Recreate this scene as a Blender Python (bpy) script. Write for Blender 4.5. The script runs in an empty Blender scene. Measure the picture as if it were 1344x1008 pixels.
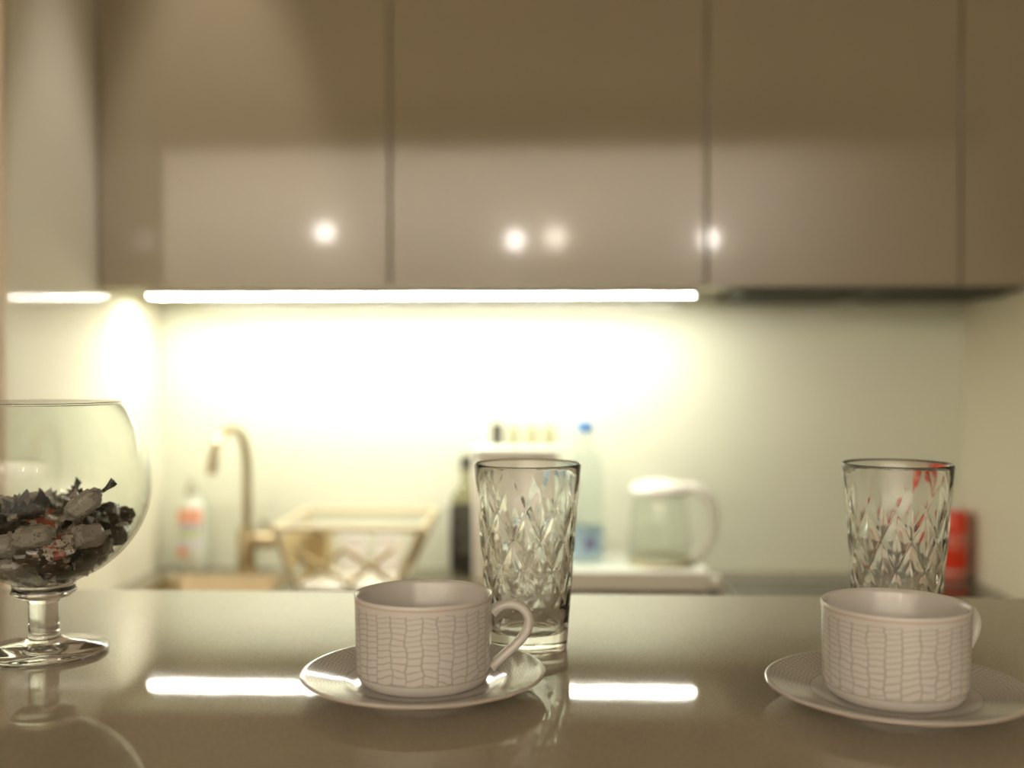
import bpy, bmesh, math, random
from mathutils import Vector, Matrix
from math import pi, sin, cos, radians as R

# ------------------------------------------------------------------ camera, world, exposure
scene = bpy.context.scene
COL = scene.collection
cam_data = bpy.data.cameras.new('camera')
cam = bpy.data.objects.new('camera', cam_data)
COL.objects.link(cam)
cam.location = (0, 0, 1.285)
cam.rotation_euler = (R(90 - 0.74), R(0.0), R(2.6))
cam_data.sensor_width = 36
cam_data.lens = 37.5
cam_data.clip_start = 0.02
cam_data.dof.use_dof = True
cam_data.dof.focus_distance = 0.765
cam_data.dof.aperture_fstop = 2.5
scene.camera = cam

world = bpy.data.worlds.new('world')
scene.world = world
world.use_nodes = True
world.node_tree.nodes['Background'].inputs[0].default_value = (0.02, 0.02, 0.02, 1)

scene.view_settings.view_transform = 'Standard'
scene.view_settings.look = 'None'
scene.view_settings.exposure = 0.0
scene.view_settings.gamma = 1
scene.view_settings.use_curve_mapping = False
scene.cycles.use_denoising = True
scene.cycles.max_bounces = 16
scene.cycles.transmission_bounces = 14
scene.cycles.transparent_max_bounces = 16
scene.cycles.glossy_bounces = 6
scene.cycles.sample_clamp_indirect = 6
scene.cycles.blur_glossy = 0.3

LED_COLOR = (1.0, 0.985, 0.86)
LED_POWER = 570.0
ROOM_COLOR = (1.0, 0.95, 0.90)
SCONCE_POWER = 160.0
GLOBE_POWER = 22.0
REAR_FILL_POWER = 178.0
SPOT_POWER = 50.0
SPOT_AT = (-0.58, 1.625)

# added fill, out of view: lights the rear wall, which bounces onto the kitchen
rear_fill = bpy.data.lights.new('rear_fill_light', 'AREA')
rear_fill.shape = 'RECTANGLE'
rear_fill.size = 4.0
rear_fill.size_y = 0.10
rear_fill.energy = REAR_FILL_POWER
rear_fill.color = ROOM_COLOR
rear_fill_o = bpy.data.objects.new('rear_fill_light', rear_fill)
COL.objects.link(rear_fill_o)
rear_fill_o.location = (-0.6, -1.95, 2.50)
rear_fill_o.rotation_euler = (R(-38), 0, 0)

# narrow recessed ceiling spot in front of the left wall cabinet
spot = bpy.data.lights.new('aisle_spot_light', 'SPOT')
spot.energy = SPOT_POWER
spot.color = ROOM_COLOR
spot.spot_size = R(32)
spot.spot_blend = 0.3
spot.shadow_soft_size = 0.03
spot_o = bpy.data.objects.new('aisle_spot_light', spot)
COL.objects.link(spot_o)
spot_o.location = (SPOT_AT[0], SPOT_AT[1], 2.585)

# ------------------------------------------------------------------ material helpers
def lin(r, g, b):
    f = lambda c: (c / 255 / 12.92) if c / 255 <= 0.04045 else ((c / 255 + 0.055) / 1.055) ** 2.4
    return (f(r), f(g), f(b), 1)

def mat(name, color=(0.8, 0.8, 0.8, 1), rough=0.5, metal=0.0, trans=0.0, ior=1.5, emit=None, emit_s=0.0,
        noise=None, coat=0.0, spec=0.5, bump=None):
    """noise = (scale, amount): slight procedural mottling of the base colour; bump = (scale, distance)"""
    m = bpy.data.materials.new(name)
    m.use_nodes = True
    nt = m.node_tree
    b = nt.nodes['Principled BSDF']
    b.inputs['Base Color'].default_value = color
    b.inputs['Roughness'].default_value = rough
    b.inputs['Metallic'].default_value = metal
    b.inputs['IOR'].default_value = ior
    b.inputs['Transmission Weight'].default_value = trans
    b.inputs['Coat Weight'].default_value = coat
    b.inputs['Specular IOR Level'].default_value = spec
    if emit:
        b.inputs['Emission Color'].default_value = (*emit[:3], 1)
        b.inputs['Emission Strength'].default_value = emit_s
    tc = nt.nodes.new('ShaderNodeTexCoord')
    if noise:
        n = nt.nodes.new('ShaderNodeTexNoise')
        n.inputs['Scale'].default_value = noise[0]
        n.inputs['Detail'].default_value = 3
        nt.links.new(tc.outputs['Object'], n.inputs['Vector'])
        mx = nt.nodes.new('ShaderNodeMix')
        mx.data_type = 'RGBA'
        a = noise[1]
        mx.inputs[6].default_value = tuple(c * (1 - a) for c in color[:3]) + (1,)
        mx.inputs[7].default_value = tuple(min(1, c * (1 + a)) for c in color[:3]) + (1,)
        nt.links.new(n.outputs['Fac'], mx.inputs[0])
        nt.links.new(mx.outputs[2], b.inputs['Base Color'])
    if bump:
        n = nt.nodes.new('ShaderNodeTexNoise')
        n.inputs['Scale'].default_value = bump[0]
        nt.links.new(tc.outputs['Object'], n.inputs['Vector'])
        bp = nt.nodes.new('ShaderNodeBump')
        bp.inputs['Distance'].default_value = bump[1]
        nt.links.new(n.outputs['Fac'], bp.inputs['Height'])
        nt.links.new(bp.outputs['Normal'], b.inputs['Normal'])
    return m

def thin_glass(name, tint=(0.97, 0.985, 0.97), rough=0.02, ior=1.5):
    """thin-walled clear sheet: straight transmission plus a Fresnel reflection"""
    m = bpy.data.materials.new(name)
    m.use_nodes = True
    nt = m.node_tree
    nt.nodes.remove(nt.nodes['Principled BSDF'])
    out = nt.nodes['Material Output']
    t = nt.nodes.new('ShaderNodeBsdfTransparent')
    t.inputs[0].default_value = (*tint, 1)
    g = nt.nodes.new('ShaderNodeBsdfGlossy')
    g.inputs['Roughness'].default_value = rough
    f = nt.nodes.new('ShaderNodeLayerWeight')
    q = nt.nodes.new('ShaderNodeMath')
    q.operation = 'POWER'
    nt.links.new(f.outputs['Facing'], q.inputs[0])
    q.inputs[1].default_value = 5.0
    k = nt.nodes.new('ShaderNodeMath')
    k.operation = 'MULTIPLY_ADD'
    f0 = ((ior - 1) / (ior + 1)) ** 2
    nt.links.new(q.outputs[0], k.inputs[0])
    k.inputs[1].default_value = 1 - f0
    k.inputs[2].default_value = f0
    mx = nt.nodes.new('ShaderNodeMixShader')
    nt.links.new(k.outputs[0], mx.inputs[0])
    nt.links.new(t.outputs[0], mx.inputs[1])
    nt.links.new(g.outputs[0], mx.inputs[2])
    nt.links.new(mx.outputs[0], out.inputs[0])
    return m

class NT:
    """tiny node-graph writer for scalar maths"""
    def __init__(s, m):
        s.nt = m.node_tree
    def n(s, op, a, b=None, c=None):
        nd = s.nt.nodes.new('ShaderNodeMath')
        nd.operation = op
        for i, v in enumerate((a, b, c)):
            if v is None:
                continue
            if isinstance(v, (int, float)):
                nd.inputs[i].default_value = v
            else:
                s.nt.links.new(v, nd.inputs[i])
        return nd.outputs[0]
    def ramp(s, v, a, b):
        nd = s.nt.nodes.new('ShaderNodeMapRange')
        nd.clamp = True
        s.nt.links.new(v, nd.inputs[0])
        nd.inputs[1].default_value = a
        nd.inputs[2].default_value = b
        return nd.outputs[0]
    def white(s, v):
        nd = s.nt.nodes.new('ShaderNodeTexWhiteNoise')
        nd.noise_dimensions = '1D'
        s.nt.links.new(v, nd.inputs['W'])
        return nd.outputs['Value']
    def noise(s, vec, scale):
        nd = s.nt.nodes.new('ShaderNodeTexNoise')
        nd.inputs['Scale'].default_value = scale
        nd.inputs['Detail'].default_value = 1
        s.nt.links.new(vec, nd.inputs['Vector'])
        return nd.outputs['Fac']

PORCELAIN = lin(220, 216, 210)
PRINT = lin(128, 120, 108)

def print_material(name, kind, seed):
    """white porcelain with the fine grey hand-drawn grid of the cups (kind='cup') or saucers"""
    m = mat(name, PORCELAIN, 0.12, coat=0.3)
    nt = m.node_tree
    g = NT(m)
    tc = nt.nodes.new('ShaderNodeTexCoord')
    sp = nt.nodes.new('ShaderNodeSeparateXYZ')
    nt.links.new(tc.outputs['Object'], sp.inputs[0])
    x, y, z = sp.outputs
    ang = g.n('ADD', g.n('ARCTAN2', y, x), pi)
    if kind == 'cup':
        N = 28
        w = g.noise(tc.outputs['Object'], 90)
        u = g.n('ADD', g.n('MULTIPLY', ang, N / (2 * pi)), g.n('MULTIPLY', g.n('SUBTRACT', w, 0.5), 0.55))
        H = 0.061
        v = g.n('ADD', g.n('MULTIPLY', z, 1 / 0.0062),
                g.n('MULTIPLY', g.n('MULTIPLY', z, z), (1 / 0.003 - 1 / 0.0062) / (2 * H)))
        lw_u, lw_v = 0.032, 0.075
        lo, hi = 0.0085, 0.0545
        zone_c = z
        soft = 0.03
    else:
        N = 110
        r = g.n('SQRT', g.n('ADD', g.n('MULTIPLY', x, x), g.n('MULTIPLY', y, y)))
        w = g.noise(tc.outputs['Object'], 70)
        u = g.n('ADD', g.n('MULTIPLY', ang, N / (2 * pi)), g.n('MULTIPLY', g.n('SUBTRACT', w, 0.5), 1.2))
        v = g.n('MULTIPLY', r, 1 / 0.0026)
        lw_u, lw_v = 0.06, 0.09
        lo, hi = 0.054, 0.0815
        zone_c = r
        soft = 0.05
    col = g.n('FLOOR', u)
    fu = g.n('FRACT', u)
    rnd = g.white(g.n('ADD', col, seed))
    rnd2 = g.white(g.n('ADD', col, seed + 57.3))
    v2 = g.n('ADD', v, g.n('MULTIPLY', rnd, 0.8))
    v2 = g.n('ADD', v2, g.n('MULTIPLY', g.n('MULTIPLY', g.n('SUBTRACT', fu, 0.5), g.n('SUBTRACT', rnd2, 0.5)), 1.1))
    v2 = g.n('ADD', v2, g.n('MULTIPLY', g.n('SUBTRACT', w, 0.5), 0.9))
    fv = g.n('FRACT', v2)
    du = g.n('ABSOLUTE', g.n('SUBTRACT', fu, 0.5))
    dv = g.n('ABSOLUTE', g.n('SUBTRACT', fv, 0.5))
    lu = g.ramp(du, 0.5 - lw_u - soft, 0.5 - lw_u * 0.5)
    lv = g.ramp(dv, 0.5 - lw_v - soft, 0.5 - lw_v * 0.5)
    line = g.n('MAXIMUM', lu, lv)
    zone = g.n('MULTIPLY', g.n('GREATER_THAN', zone_c, lo), g.n('LESS_THAN', zone_c, hi))
    line = g.n('MULTIPLY', line, zone)
    ring = g.n('LESS_THAN', g.n('ABSOLUTE', g.n('SUBTRACT', zone_c, lo)), 0.00035)
    line = g.n('MAXIMUM', line, ring)
    if kind == 'cup':      # print only on the outside
        rr = g.n('SQRT', g.n('ADD', g.n('MULTIPLY', x, x), g.n('MULTIPLY', y, y)))
        line = g.n('MULTIPLY', line, g.n('GREATER_THAN', rr, 0.0445))
        line = g.n('MULTIPLY', line, 0.55)
    else:
        nz = nt.nodes.new('ShaderNodeNewGeometry')
        sn = nt.nodes.new('ShaderNodeSeparateXYZ')
        nt.links.new(nz.outputs['Normal'], sn.inputs[0])
        line = g.n('MULTIPLY', line, g.n('GREATER_THAN', sn.outputs[2], 0.2))
        line = g.n('MULTIPLY', line, 0.55)
    mx = nt.nodes.new('ShaderNodeMix')
    mx.data_type = 'RGBA'
    nt.links.new(line, mx.inputs[0])
    mx.inputs[6].default_value = PORCELAIN
    mx.inputs[7].default_value = PRINT
    nt.links.new(mx.outputs[2], nt.nodes['Principled BSDF'].inputs['Base Color'])
    return m

def quartz(name, base, rough, amt=0.25, scale=900):
    m = mat(name, base, rough, spec=0.38)
    nt = m.node_tree
    g = NT(m)
    tc = nt.nodes.new('ShaderNodeTexCoord')
    a = g.noise(tc.outputs['Object'], scale)
    b = g.noise(tc.outputs['Object'], 14)
    v = g.n('ADD', g.ramp(a, 0.35, 0.65), g.n('MULTIPLY', b, 0.4))
    mx = nt.nodes.new('ShaderNodeMix')
    mx.data_type = 'RGBA'
    nt.links.new(v, mx.inputs[0])
    mx.inputs[6].default_value = tuple(c * (1 - amt) for c in base[:3]) + (1,)
    mx.inputs[7].default_value = tuple(c * (1 + amt) for c in base[:3]) + (1,)
    nt.links.new(mx.outputs[2], nt.nodes['Principled BSDF'].inputs['Base Color'])
    return m

def wrapper(name, base, mark, thr, scale, rough=0.28, red=None):
    """crinkled candy wrapper: a ground colour with printed flecks"""
    m = mat(name, base, rough, coat=1.0, bump=(190, 0.0018))
    nt = m.node_tree
    g = NT(m)
    tc = nt.nodes.new('ShaderNodeTexCoord')
    oi = nt.nodes.new('ShaderNodeObjectInfo')
    va = nt.nodes.new('ShaderNodeVectorMath')
    va.operation = 'ADD'
    nt.links.new(tc.outputs['Object'], va.inputs[0])
    nt.links.new(oi.outputs['Random'], va.inputs[1])
    a = g.noise(va.outputs[0], scale)
    mx = nt.nodes.new('ShaderNodeMix')
    mx.data_type = 'RGBA'
    nt.links.new(g.ramp(a, thr, thr + 0.03), mx.inputs[0])
    mx.inputs[6].default_value = base
    mx.inputs[7].default_value = mark
    res = mx.outputs[2]
    if red:
        b = g.noise(va.outputs[0], scale * 0.28)
        m2 = nt.nodes.new('ShaderNodeMix')
        m2.data_type = 'RGBA'
        nt.links.new(g.ramp(b, 0.56, 0.58), m2.inputs[0])
        nt.links.new(res, m2.inputs[6])
        m2.inputs[7].default_value = red
        res = m2.outputs[2]
    nt.links.new(res, nt.nodes['Principled BSDF'].inputs['Base Color'])
    return m

# ------------------------------------------------------------------ mesh helpers
def link(name, me, m, parent=None, loc=(0, 0, 0), rot=(0, 0, 0), smooth=None):
    o = bpy.data.objects.new(name, me)
    COL.objects.link(o)
    if m is not None and not me.materials:
        me.materials.append(m)
    o.location = loc
    o.rotation_euler = rot
    o.parent = parent
    if smooth is not None:
        me.polygons.foreach_set('use_smooth', [True] * len(me.polygons))
        me.set_sharp_from_angle(angle=R(smooth))
    return o

def thing(name, label, cat, loc=(0, 0, 0), rotz=0, group=None):
    o = bpy.data.objects.new(name, None)
    COL.objects.link(o)
    o.location = loc
    o.rotation_euler = (0, 0, rotz)
    return tag(o, label, cat, group)

def tag(o, label, cat, group=None):
    o['label'] = label
    o['category'] = cat
    if group:
        o['group'] = group
    return o

def structure(o, label, cat):
    o['kind'] = 'structure'
    o['label'] = label
    o['category'] = cat
    return o

def box_mesh(x0, x1, y0, y1, z0, z1, bev=0.0, seg=2):
    bm = bmesh.new()
    bmesh.ops.create_cube(bm, size=1)
    for v in bm.verts:
        v.co = Vector(((x0 + x1) / 2 + v.co.x * (x1 - x0), (y0 + y1) / 2 + v.co.y * (y1 - y0), (z0 + z1) / 2 + v.co.z * (z1 - z0)))
    if bev:
        bmesh.ops.bevel(bm, geom=list(bm.edges), offset=bev, segments=seg, affect='EDGES', profile=0.5)
    me = bpy.data.meshes.new('box')
    bm.to_mesh(me)
    bm.free()
    return me

def box(name, x0, x1, y0, y1, z0, z1, m, parent=None, bev=0.0, seg=2):
    o = link(name, box_mesh(x0, x1, y0, y1, z0, z1, bev, seg), m, parent, smooth=40 if bev else None)
    if bev:      # the six main faces stay truly flat
        for p in sorted(o.data.polygons, key=lambda p: -p.area)[:6]:
            p.use_smooth = False
    return o

def lathe_mesh(prof, n=64, close=False):
    """prof: list of (r, z); r == 0 makes a pole"""
    vs, fs, rings = [], [], []
    for r, z in prof:
        if r < 1e-7:
            rings.append([len(vs)])
            vs.append((0, 0, z))
        else:
            rings.append(list(range(len(vs), len(vs) + n)))
            vs += [(r * cos(2 * pi * i / n), r * sin(2 * pi * i / n), z) for i in range(n)]
    prs = list(zip(rings, rings[1:]))
    if close:
        prs.append((rings[-1], rings[0]))
    for a, b in prs:
        for i in range(n):
            j = (i + 1) % n
            if len(a) == 1 and len(b) == 1:
                continue
            if len(a) == 1:
                fs.append((a[0], b[j], b[i]))
            elif len(b) == 1:
                fs.append((a[i], a[j], b[0]))
            else:
                fs.append((a[i], a[j], b[j], b[i]))
    me = bpy.data.meshes.new('lathe')
    me.from_pydata(vs, [], fs)
    me.update()
    return me

def lathe(name, prof, m, parent=None, loc=(0, 0, 0), n=64, smooth=35, close=False, rot=(0, 0, 0)):
    return link(name, lathe_mesh(prof, n, close), m, parent, loc, rot, smooth)

def spline(pts, k=8):
    """Catmull-Rom through pts"""
    pts = [Vector(p) for p in pts]
    out = []
    for i in range(len(pts) - 1):
        p0 = pts[max(i - 1, 0)]; p1 = pts[i]; p2 = pts[i + 1]; p3 = pts[min(i + 2, len(pts) - 1)]
        for j in range(k):
            t = j / k
            out.append(0.5 * (2 * p1 + (p2 - p0) * t + (2 * p0 - 5 * p1 + 4 * p2 - p3) * t * t + (3 * p1 - p0 - 3 * p2 + p3) * t ** 3))
    out.append(pts[-1])
    return out

def tube_mesh(pts, rad, n=12, flat=1.0, up=None):
    """sweep an (elliptical) section along pts; rad may be a list"""
    pts = [Vector(p) for p in pts]
    if not isinstance(rad, (list, tuple)):
        rad = [rad] * len(pts)
    vs, fs = [], []
    ref = Vector(up) if up else None
    side = None
    for i, p in enumerate(pts):
        t = (pts[min(i + 1, len(pts) - 1)] - pts[max(i - 1, 0)]).normalized()
        if ref:
            s = ref.cross(t).normalized()
        else:
            if side is None:
                a = Vector((0, 0, 1)) if abs(t.z) < 0.9 else Vector((1, 0, 0))
                side = a.cross(t).normalized()
            s = (side - t * side.dot(t)).normalized()
        side = s
        w = t.cross(s)
        for k in range(n):
            a = 2 * pi * k / n
            vs.append(p + s * cos(a) * rad[i] + w * sin(a) * rad[i] * flat)
    for i in range(len(pts) - 1):
        for k in range(n):
            j = (k + 1) % n
            fs.append((i * n + k, i * n + j, (i + 1) * n + j, (i + 1) * n + k))
    fs.append(tuple(reversed(range(n))))
    L = (len(pts) - 1) * n
    fs.append(tuple(L + k for k in range(n)))
    me = bpy.data.meshes.new('tube')
    me.from_pydata([tuple(v) for v in vs], [], fs)
    me.update()
    return me

def tube(name, pts, rad, m, parent=None, n=12, flat=1.0, up=None, smooth=50):
    return link(name, tube_mesh(pts, rad, n, flat, up), m, parent, smooth=smooth)

def prism(name, poly, y0, y1, m, parent=None, bev=0.0):
    """extrude an XZ polygon along Y"""
    bm = bmesh.new()
    a = [bm.verts.new((x, y0, z)) for x, z in poly]
    b = [bm.verts.new((x, y1, z)) for x, z in poly]
    n = len(poly)
    bm.faces.new(a)
    bm.faces.new(list(reversed(b)))
    for i in range(n):
        j = (i + 1) % n
        bm.faces.new((a[j], a[i], b[i], b[j]))
    bmesh.ops.recalc_face_normals(bm, faces=bm.faces)
    if bev:
        bmesh.ops.bevel(bm, geom=list(bm.edges), offset=bev, segments=2, affect='EDGES')
    me = bpy.data.meshes.new('prism')
    bm.to_mesh(me)
    bm.free()
    return link(name, me, m, parent, smooth=40)

# ------------------------------------------------------------------ materials
M = dict(
    plaster=mat('plaster', lin(214, 206, 182), 0.6, noise=(6, 0.02)),
    room_wall=mat('room_wall', lin(200, 191, 176), 0.7, noise=(4, 0.03)),
    ceiling=mat('ceiling_paint', lin(170, 160, 135), 0.8, noise=(4, 0.03)),
    floor=mat('floor_tile', lin(120, 105, 85), 0.4, noise=(5, 0.1)),
    splash=mat('back_painted_glass', lin(219, 221, 202), 0.08, noise=(3, 0.01)),
    side_panel=mat('gloss_panel', lin(226, 220, 200), 0.06, noise=(3, 0.01)),
    panel_edge=mat('panel_edge', lin(222, 205, 180), 0.5, noise=(30, 0.03)),
    door=mat('taupe_gloss_lacquer', lin(150, 138, 115), 0.07, noise=(2, 0.015), ior=1.6),
    carcass=mat('cabinet_carcass', lin(205, 200, 180), 0.45, noise=(8, 0.02)),
    hood_mesh=mat('hood_filter_mesh', lin(88, 88, 78), 0.5, metal=0.3, noise=(200, 0.2)),
    hood=mat('hood_steel', lin(72, 72, 62), 0.45, metal=0.2, noise=(20, 0.05)),
    quartz=quartz('bar_quartz', lin(181, 171, 152), 0.038, 0.12),
    counter=quartz('worktop_stone', lin(112, 104, 84), 0.2, 0.2, 500),
    bar_panel=mat('bar_panel', lin(170, 160, 140), 0.4, noise=(5, 0.03)),
    steel=mat('brushed_nickel', lin(178, 163, 132), 0.3, metal=1.0, noise=(60, 0.05)),
    sink=mat('sink_steel', lin(190, 175, 145), 0.35, metal=1.0, noise=(60, 0.05)),
    white=mat('white_plastic', lin(236, 232, 222), 0.3, noise=(20, 0.01)),
    porcelain=mat('porcelain', PORCELAIN, 0.12, coat=0.3, noise=(30, 0.01)),
    rimline=mat('rim_glaze', lin(205, 188, 172), 0.15, noise=(80, 0.05)),
    champagne=mat('champagne_metal', lin(200, 186, 152), 0.4, metal=0.1, noise=(30, 0.05)),
    tan=mat('tan_plastic', lin(178, 158, 115), 0.5, noise=(30, 0.05)),
    dark=mat('dark_rubber', lin(50, 48, 42), 0.6, noise=(50, 0.1)),
    black_glass=mat('hob_glass', lin(60, 58, 48), 0.15, noise=(30, 0.05)),
    glass=mat('cut_glass', (0.985, 0.995, 0.985, 1), 0.0, trans=1.0, ior=1.5),
    stem_glass=mat('goblet_glass', (0.97, 0.985, 0.965, 1), 0.0, trans=1.0, ior=1.48),
    thin=thin_glass('thin_clear_glass'),
    pet=thin_glass('clear_plastic', (0.93, 0.96, 0.95), 0.06),
    amber=thin_glass('olive_glass', (0.74, 0.72, 0.58), 0.05),
    smoke=thin_glass('smoked_glass', (0.91, 0.90, 0.84), 0.05),
    dark_glass=mat('dark_bottle_glass', lin(48, 44, 34), 0.15, noise=(20, 0.05)),
    blue=mat('blue_cap', lin(60, 125, 200), 0.4, noise=(40, 0.03)),
    label_blue=mat('pale_blue_label', lin(168, 196, 214), 0.45, noise=(30, 0.04)),
    purple=mat('violet_emblem', lin(128, 124, 178), 0.45, noise=(40, 0.04)),
    label_black=mat('black_label', lin(46, 44, 36), 0.5, noise=(60, 0.1)),
    label_grey=mat('label_grey_print', lin(125, 122, 105), 0.5, noise=(60, 0.1)),
    red=mat('red_can_paint', lin(212, 52, 4), 0.3, metal=0.0, noise=(30, 0.05)),
    can_white=mat('can_white_print', lin(225, 205, 190), 0.35, noise=(30, 0.03)),
    alu=mat('aluminium', lin(190, 185, 175), 0.3, metal=1.0, noise=(40, 0.05)),
    soap=mat('soap_bottle_plastic', lin(214, 218, 205), 0.35, noise=(20, 0.02)),
    soap_cap=mat('soap_cap', lin(168, 165, 140), 0.4, noise=(40, 0.04)),
    coral=mat('coral_print', lin(232, 165, 138), 0.45, noise=(60, 0.08)),
    lilac=mat('lilac_print', lin(205, 203, 210), 0.45, noise=(60, 0.03)),
    leaf=mat('green_print', lin(190, 202, 145), 0.45, noise=(60, 0.06)),
    led=mat('led_chip', (0.9, 0.9, 0.7, 1), 0.4, emit=LED_COLOR, emit_s=LED_POWER, noise=(50, 0.02)),
    bulb=mat('bulb_glow', (1, 1, 1, 1), 0.4, emit=(1, 0.93, 0.84), emit_s=SCONCE_POWER, noise=(50, 0.02)),
    globe=mat('globe_glow', (1, 1, 1, 1), 0.4, emit=(1, 0.88, 0.7), emit_s=GLOBE_POWER, noise=(50, 0.02)),
    w_black=wrapper('black_wrapper', lin(38, 32, 27), lin(165, 153, 142), 0.63, 130, 0.16),
    w_grey=wrapper('grey_wrapper', lin(150, 142, 134), lin(70, 62, 56), 0.66, 700, 0.3),
    w_red=wrapper('red_white_wrapper', lin(172, 156, 146), lin(60, 50, 44), 0.58, 500, 0.3, lin(140, 58, 44)),
    w_brown=wrapper('brown_wrapper', lin(62, 46, 38), lin(165, 148, 134), 0.62, 150, 0.18),
)

# ------------------------------------------------------------------ the setting
BAR, TOP = 1.065, 0.90           # bar surface, worktop surface
XL, XR, YB = -0.782, 0.762, 2.06
CEIL = 2.6
structure(box('floor', -3.0, 3.0, -2.7, 2.2, -0.05, 0.0, M['floor']), 'brown tiled floor of the kitchen and room', 'floor')
structure(box('ceiling', -3.0, 3.0, -2.7, 2.2, CEIL, CEIL + 0.05, M['ceiling']), 'dim ceiling reflected in the upper cabinet doors', 'ceiling')
structure(box('wall_back', XL - 0.02, XR + 0.02, YB, YB + 0.1, 0, CEIL, M['splash']), 'glossy pale backsplash wall lit by the under-cabinet light', 'wall')
structure(box('wall_left', -3.0, XL - 0.012, 1.466, 2.2, 0, CEIL, M['room_wall']), 'beige wall return at the far left edge', 'wall')
t = structure(box('trim_1', XL - 0.012, XL, 1.481, YB, 0, CEIL, M['side_panel']), 'glossy pale side panel closing the kitchen on the left', 'panel')
structure(box('trim_2', XL - 0.012, XL, 1.466, 1.481, 0, CEIL, M['panel_edge']), 'tan front edge strip of the left side panel', 'trim')
structure(box('wall_right', XR, 3.0, 1.6, 2.2, 0, CEIL, M['plaster']), 'cream plaster wall closing the kitchen on the right', 'wall')
structure(box('wall_rear', -3.0, 3.0, -2.8, -2.7, 0, CEIL, M['room_wall']), 'beige rear wall of the room seen in door reflections', 'wall')
structure(box('wall_side_left', -3.1, -3.0, -2.7, 2.2, 0, CEIL, M['room_wall']), 'beige side wall of the room beyond the left edge', 'wall')
structure(box('wall_side_right', 3.0, 3.1, -2.7, 2.2, 0, CEIL, M['room_wall']), 'beige side wall of the room beyond the right edge', 'wall')

# breakfast bar
bar = thing('breakfast_bar', 'taupe speckled quartz bar counter in the foreground', 'bar counter', (0, 0.65, 0))
box('bar_top', -1.5, 1.6, -0.40, 0.40, BAR - 0.03, BAR, M['quartz'], bar, 0.002)
box('bar_panel', -1.45, 1.55, 0.02, 0.34, 0, BAR - 0.03, M['bar_panel'], bar)

# lower cabinets, worktop with a sink cut-out
SX0, SX1, SY0, SY1 = -0.735, -0.50, 1.56, 1.975
bc = thing('base_cabinet', 'pale base cabinet run under the grey worktop', 'cabinet', (0, 1.75, 0))
box('body', XL + 0.002, XR - 0.002, -0.25, 0.305, 0.1, 0.70, M['carcass'], bc)
box('plinth', XL + 0.002, XR - 0.002, -0.2, 0.29, 0, 0.1, M['dark'], bc)
for a, b in ((XL + 0.004, -0.28), (-0.276, 0.238), (0.242, XR - 0.004)):
    d = box('cabinet_door', a, b, -0.272, -0.252, 0.11, 0.855, M['door'], bc, 0.0015)
    box('handle', (a + b) / 2 - 0.07, (a + b) / 2 + 0.07, -0.292, -0.273, 0.80, 0.812, M['steel'], d, 0.003)

def slab_with_hole(x0, x1, y0, y1, z0, z1, hx0, hx1, hy0, hy1):
    xs, ys = [x0, hx0, hx1, x1], [y0, hy0, hy1, y1]
    bm = bmesh.new()
    T = [[[bm.verts.new((x, y, z)) for z in (z0, z1)] for y in ys] for x in xs]
    for i in range(3):
        for j in range(3):
            if i == 1 and j == 1:
                continue
            bm.faces.new([T[a][b][1] for a, b in ((i, j), (i + 1, j), (i + 1, j + 1), (i, j + 1))])
            bm.faces.new([T[a][b][0] for a, b in ((i, j + 1), (i + 1, j + 1), (i + 1, j), (i, j))])
    ring = [(0, 0), (1, 0), (2, 0), (3, 0), (3, 1), (3, 2), (3, 3), (2, 3), (1, 3), (0, 3), (0, 2), (0, 1)]
    for a, b in zip(ring, ring[1:] + ring[:1]):
        bm.faces.new((T[a[0]][a[1]][0], T[b[0]][b[1]][0], T[b[0]][b[1]][1], T[a[0]][a[1]][1]))
    hole = [(1, 1), (1, 2), (2, 2), (2, 1)]
    for a, b in zip(hole, hole[1:] + hole[:1]):
        bm.faces.new((T[a[0]][a[1]][0], T[b[0]][b[1]][0], T[b[0]][b[1]][1], T[a[0]][a[1]][1]))
    bmesh.ops.recalc_face_normals(bm, faces=bm.faces)
    me = bpy.data.meshes.new('slab')
    bm.to_mesh(me)
    bm.free()
    return me
wt = link('worktop', slab_with_hole(XL + 0.001, XR - 0.001, 1.46, YB - 0.001, 0.862, TOP, SX0, SX1, SY0, SY1), M['counter'])
tag(wt, 'dark grey-brown stone worktop along the back wall', 'worktop')

# sink
sk = thing('sink', 'brushed steel sink basin set in the worktop before the tap', 'sink', ((SX0 + SX1) / 2, (SY0 + SY1) / 2, TOP))
hx, hy = (SX1 - SX0) / 2 - 0.001, (SY1 - SY0) / 2 - 0.001
bm = bmesh.new()
def rring(w, d, z, r=0.03, k=6):
    out = []
    for cx, cy, a0 in ((w - r, d - r, 0), (-w + r, d - r, 90), (-w + r, -d + r, 180), (w - r, -d + r, 270)):
        for i in range(k + 1):
            a = R(a0 + 90 * i / k)
            out.append(bm.verts.new((cx + r * cos(a), cy + r * sin(a), z)))
    return out
rg = [rring(hx, hy, 0.001), rring(hx - 0.004, hy - 0.004, 0.0015), rring(hx - 0.006, hy - 0.006, -0.004), rring(hx - 0.010, hy - 0.010, -0.14),
      rring(hx - 0.03, hy - 0.03, -0.158), rring(0.04, 0.04, -0.16)]
for a, b in zip(rg, rg[1:]):
    for i in range(len(a)):
        j = (i + 1) % len(a)
        bm.faces.new((a[i], a[j], b[j], b[i]))
bm.faces.new(rg[-1])
bmesh.ops.recalc_face_normals(bm, faces=bm.faces)
me = bpy.data.meshes.new('basin'); bm.to_mesh(me); bm.free()
link('basin', me, M['sink'], sk, smooth=50)
lathe('drain', [(0, -0.157), (0.02, -0.157), (0.022, -0.1585), (0.035, -0.1575), (0.035, -0.1598)], M['steel'], sk, n=24)

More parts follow.
